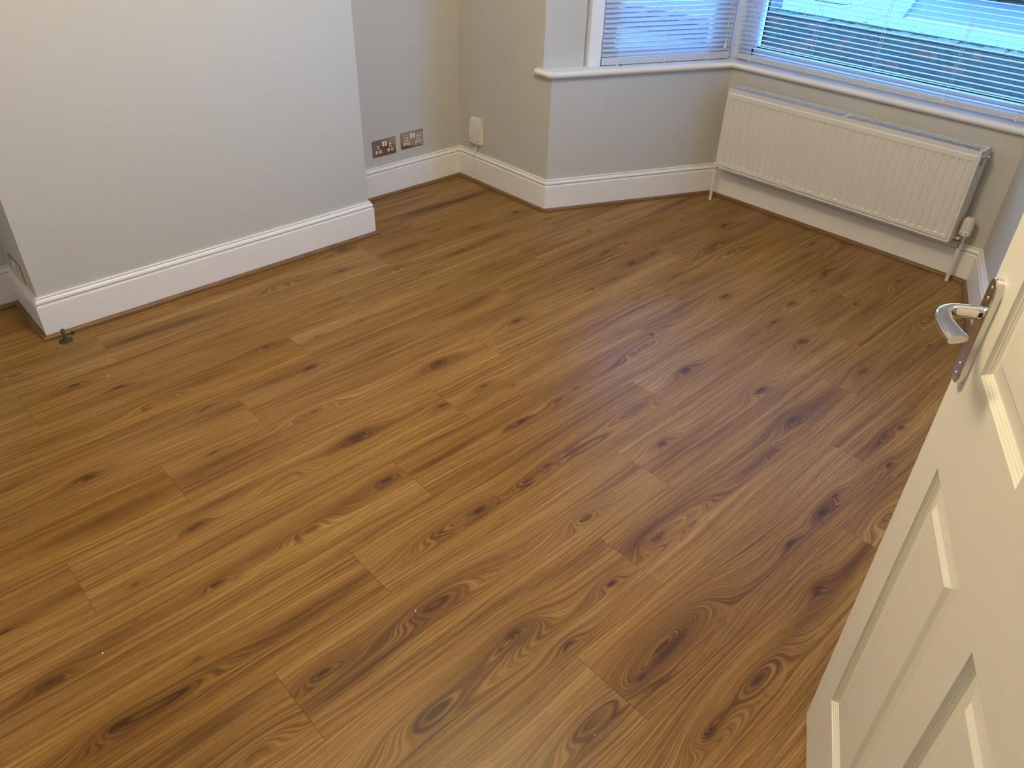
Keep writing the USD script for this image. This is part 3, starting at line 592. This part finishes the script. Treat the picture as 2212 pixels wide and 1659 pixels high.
for i in range(420):
    r = rng.uniform(.006, .022); s_ = trimesh.creation.icosphere(1, r); s_.vertices *= [1.8, 1, .9]; s_.vertices += np.random.default_rng(i).normal(size=s_.vertices.shape)*r*.18; mm_.append(shift(s_, rng.uniform(-1.95, 2.6), YW+rng.uniform(.16, .225), ZG+.03+.475+rng.uniform(-.006, .004)))
obj('moss', cat(mm_), M_MOSS, gw, kind='stuff')
x = -1.95
while x < 2.58:
    L = rng.uniform(.21, .24); obj('coping_brick', rbx(x+.004, min(x+L, 2.6)-.004, YW+rng.uniform(-.002, .004), YW+.23, ZG+.03+.455, ZG+.03+.475+rng.uniform(-.004, .006), .006, 1), M_BRICK[rng.choice([0, 2, 2])], gw); x += L
gp = empty('gate_pier', label='red brick gate pier at the left end of the mossy garden wall', category='pier')
courses(gp, -2.42, -1.96, YW-.06, 12, ZG+.03, .10, [1, 1, 0])
obj('mortar', bx(-2.415, -1.965, YW-.05, YW+.30, ZG, ZG+.93), M_MORTAR, gp)
pv_ = empty('pavement', label='pale concrete slab pavement beyond the garden wall', category='pavement')
SY0, SDY = YW+.33, .55
for ix in range(14):
    for iy in range(4):
        x, y = -8.14+ix*.92, SY0+iy*SDY; obj('slab', rbx(x+.004, x+.916, y+.004, y+SDY-.004, ZP-.05, ZP+rng.uniform(-.003, .003), .005, 1), M_PAVE, pv_)
SY1 = SY0+4*SDY
def slab_prism(poly): return prism(Polygon(poly), ZP-.05, ZP)
for ix in range(7):
    for iy in range(4):
        y0, y1 = SY1+iy*.6+.004, SY1+(iy+1)*.6-.004; x0, x1 = -8.14+ix*.92+.34, -8.14+(ix+1)*.92+.332
        e0, e1 = -1.52-.33*(y0-SY1), -1.52-.33*(y1-SY1)
        if ix < 6: obj('slab', prism(sbox(x0, y0, x1, y1), ZP-.05, ZP+rng.uniform(-.003, .003)), M_PAVE, pv_)
        else: obj('slab', slab_prism([(x0, y0), (e0, y0), (e1, y1), (x0, y1)]), M_PAVE, pv_)
obj('bedding', cat([bx(-8.2, 4.7, YW+.32, SY1-.01, ZP-.09, ZP-.052), bx(-8.2, -2.40, SY1, SY1+2.4, ZP-.09, ZP-.052)]), M_MORTAR, pv_)
kb = empty('kerb', label='pale kerb stones along the edge of the road', category='kerb')
for ix in range(7): obj('kerb_stone', rbx(-1.50+ix*.915, -1.50+ix*.915+.909, SY1+.012, SY1+.135, ZP-.2, ZP+.004, .010, 1), M_KERB, kb)
obj('drain_cover', rbx(-2.86, -2.42, SY1+.20, SY1+.42, ZP+.004, ZP+.012, .003, 1), M_IRON, label='dark iron utility cover set in the pale pavement outside', category='cover')
obj('road', bx(-14, 14, YW+.2, 26, ZP-.35, ZP-.05), M_ROAD, kind='structure', label='blue grey tarmac road beyond the pale pavement outside', category='road')
car = empty('parked_car', label='dark parked car on the road, only its underside showing at the top right', category='car')
CY0, CX0 = 13.3, -2.3
prof = [(0, .28), (.05, .62), (.35, .78), (1.05, .92), (1.65, 1.38), (2.9, 1.42), (3.6, .98), (4.05, .92), (4.15, .55), (4.12, .28)]
body = trimesh.creation.extrude_polygon(Polygon(prof).buffer(-.05).buffer(.05), 1.7, engine='earcut'); body.vertices = np.c_[body.vertices[:, 0]+CX0, CY0+body.vertices[:, 2], body.vertices[:, 1]+ZP-.1]; body.fix_normals()
obj('body', body, M_CAR, car, smooth=30)
for wx in (.75, 3.3):
    for wy in (.02, 1.50):
        w = obj('wheel', cyl((CX0+wx, CY0+wy-.02, ZP-.1+.31), (CX0+wx, CY0+wy+.18, ZP-.1+.31), .31, 32), M_TYRE, car, smooth=40)
        obj('hub_cap', cyl((CX0+wx, CY0+wy-.028, ZP-.1+.31), (CX0+wx, CY0+wy-.01, ZP-.1+.31), .19, 24), M_STEEL, w)
for a, b in ((1.25, 2.1), (2.2, 3.2)):
    obj('side_window', prism(sbox(CX0+a, CY0-.004, CX0+b, CY0+.01), ZP-.1+.98, ZP-.1+1.32), M_BLACK, car)
obj('house_front', cat([bx(-9, -.95, YF+T+.3, YF+T+.5, ZG, 5.0), bx(XR+.9, 9, YF+T+.3, YF+T+.5, ZG, 5.0), bx(-9, 9, YF+T+.3, YF+T+.5, HC+.2, 5.0), bx(-.95, XL-.1, YF, YF+T+.4, ZG, HC+.2), bx(XR+.1, XR+.95, YF, YF+T+.4, ZG, HC+.2)]), M_RENDER, kind='structure')
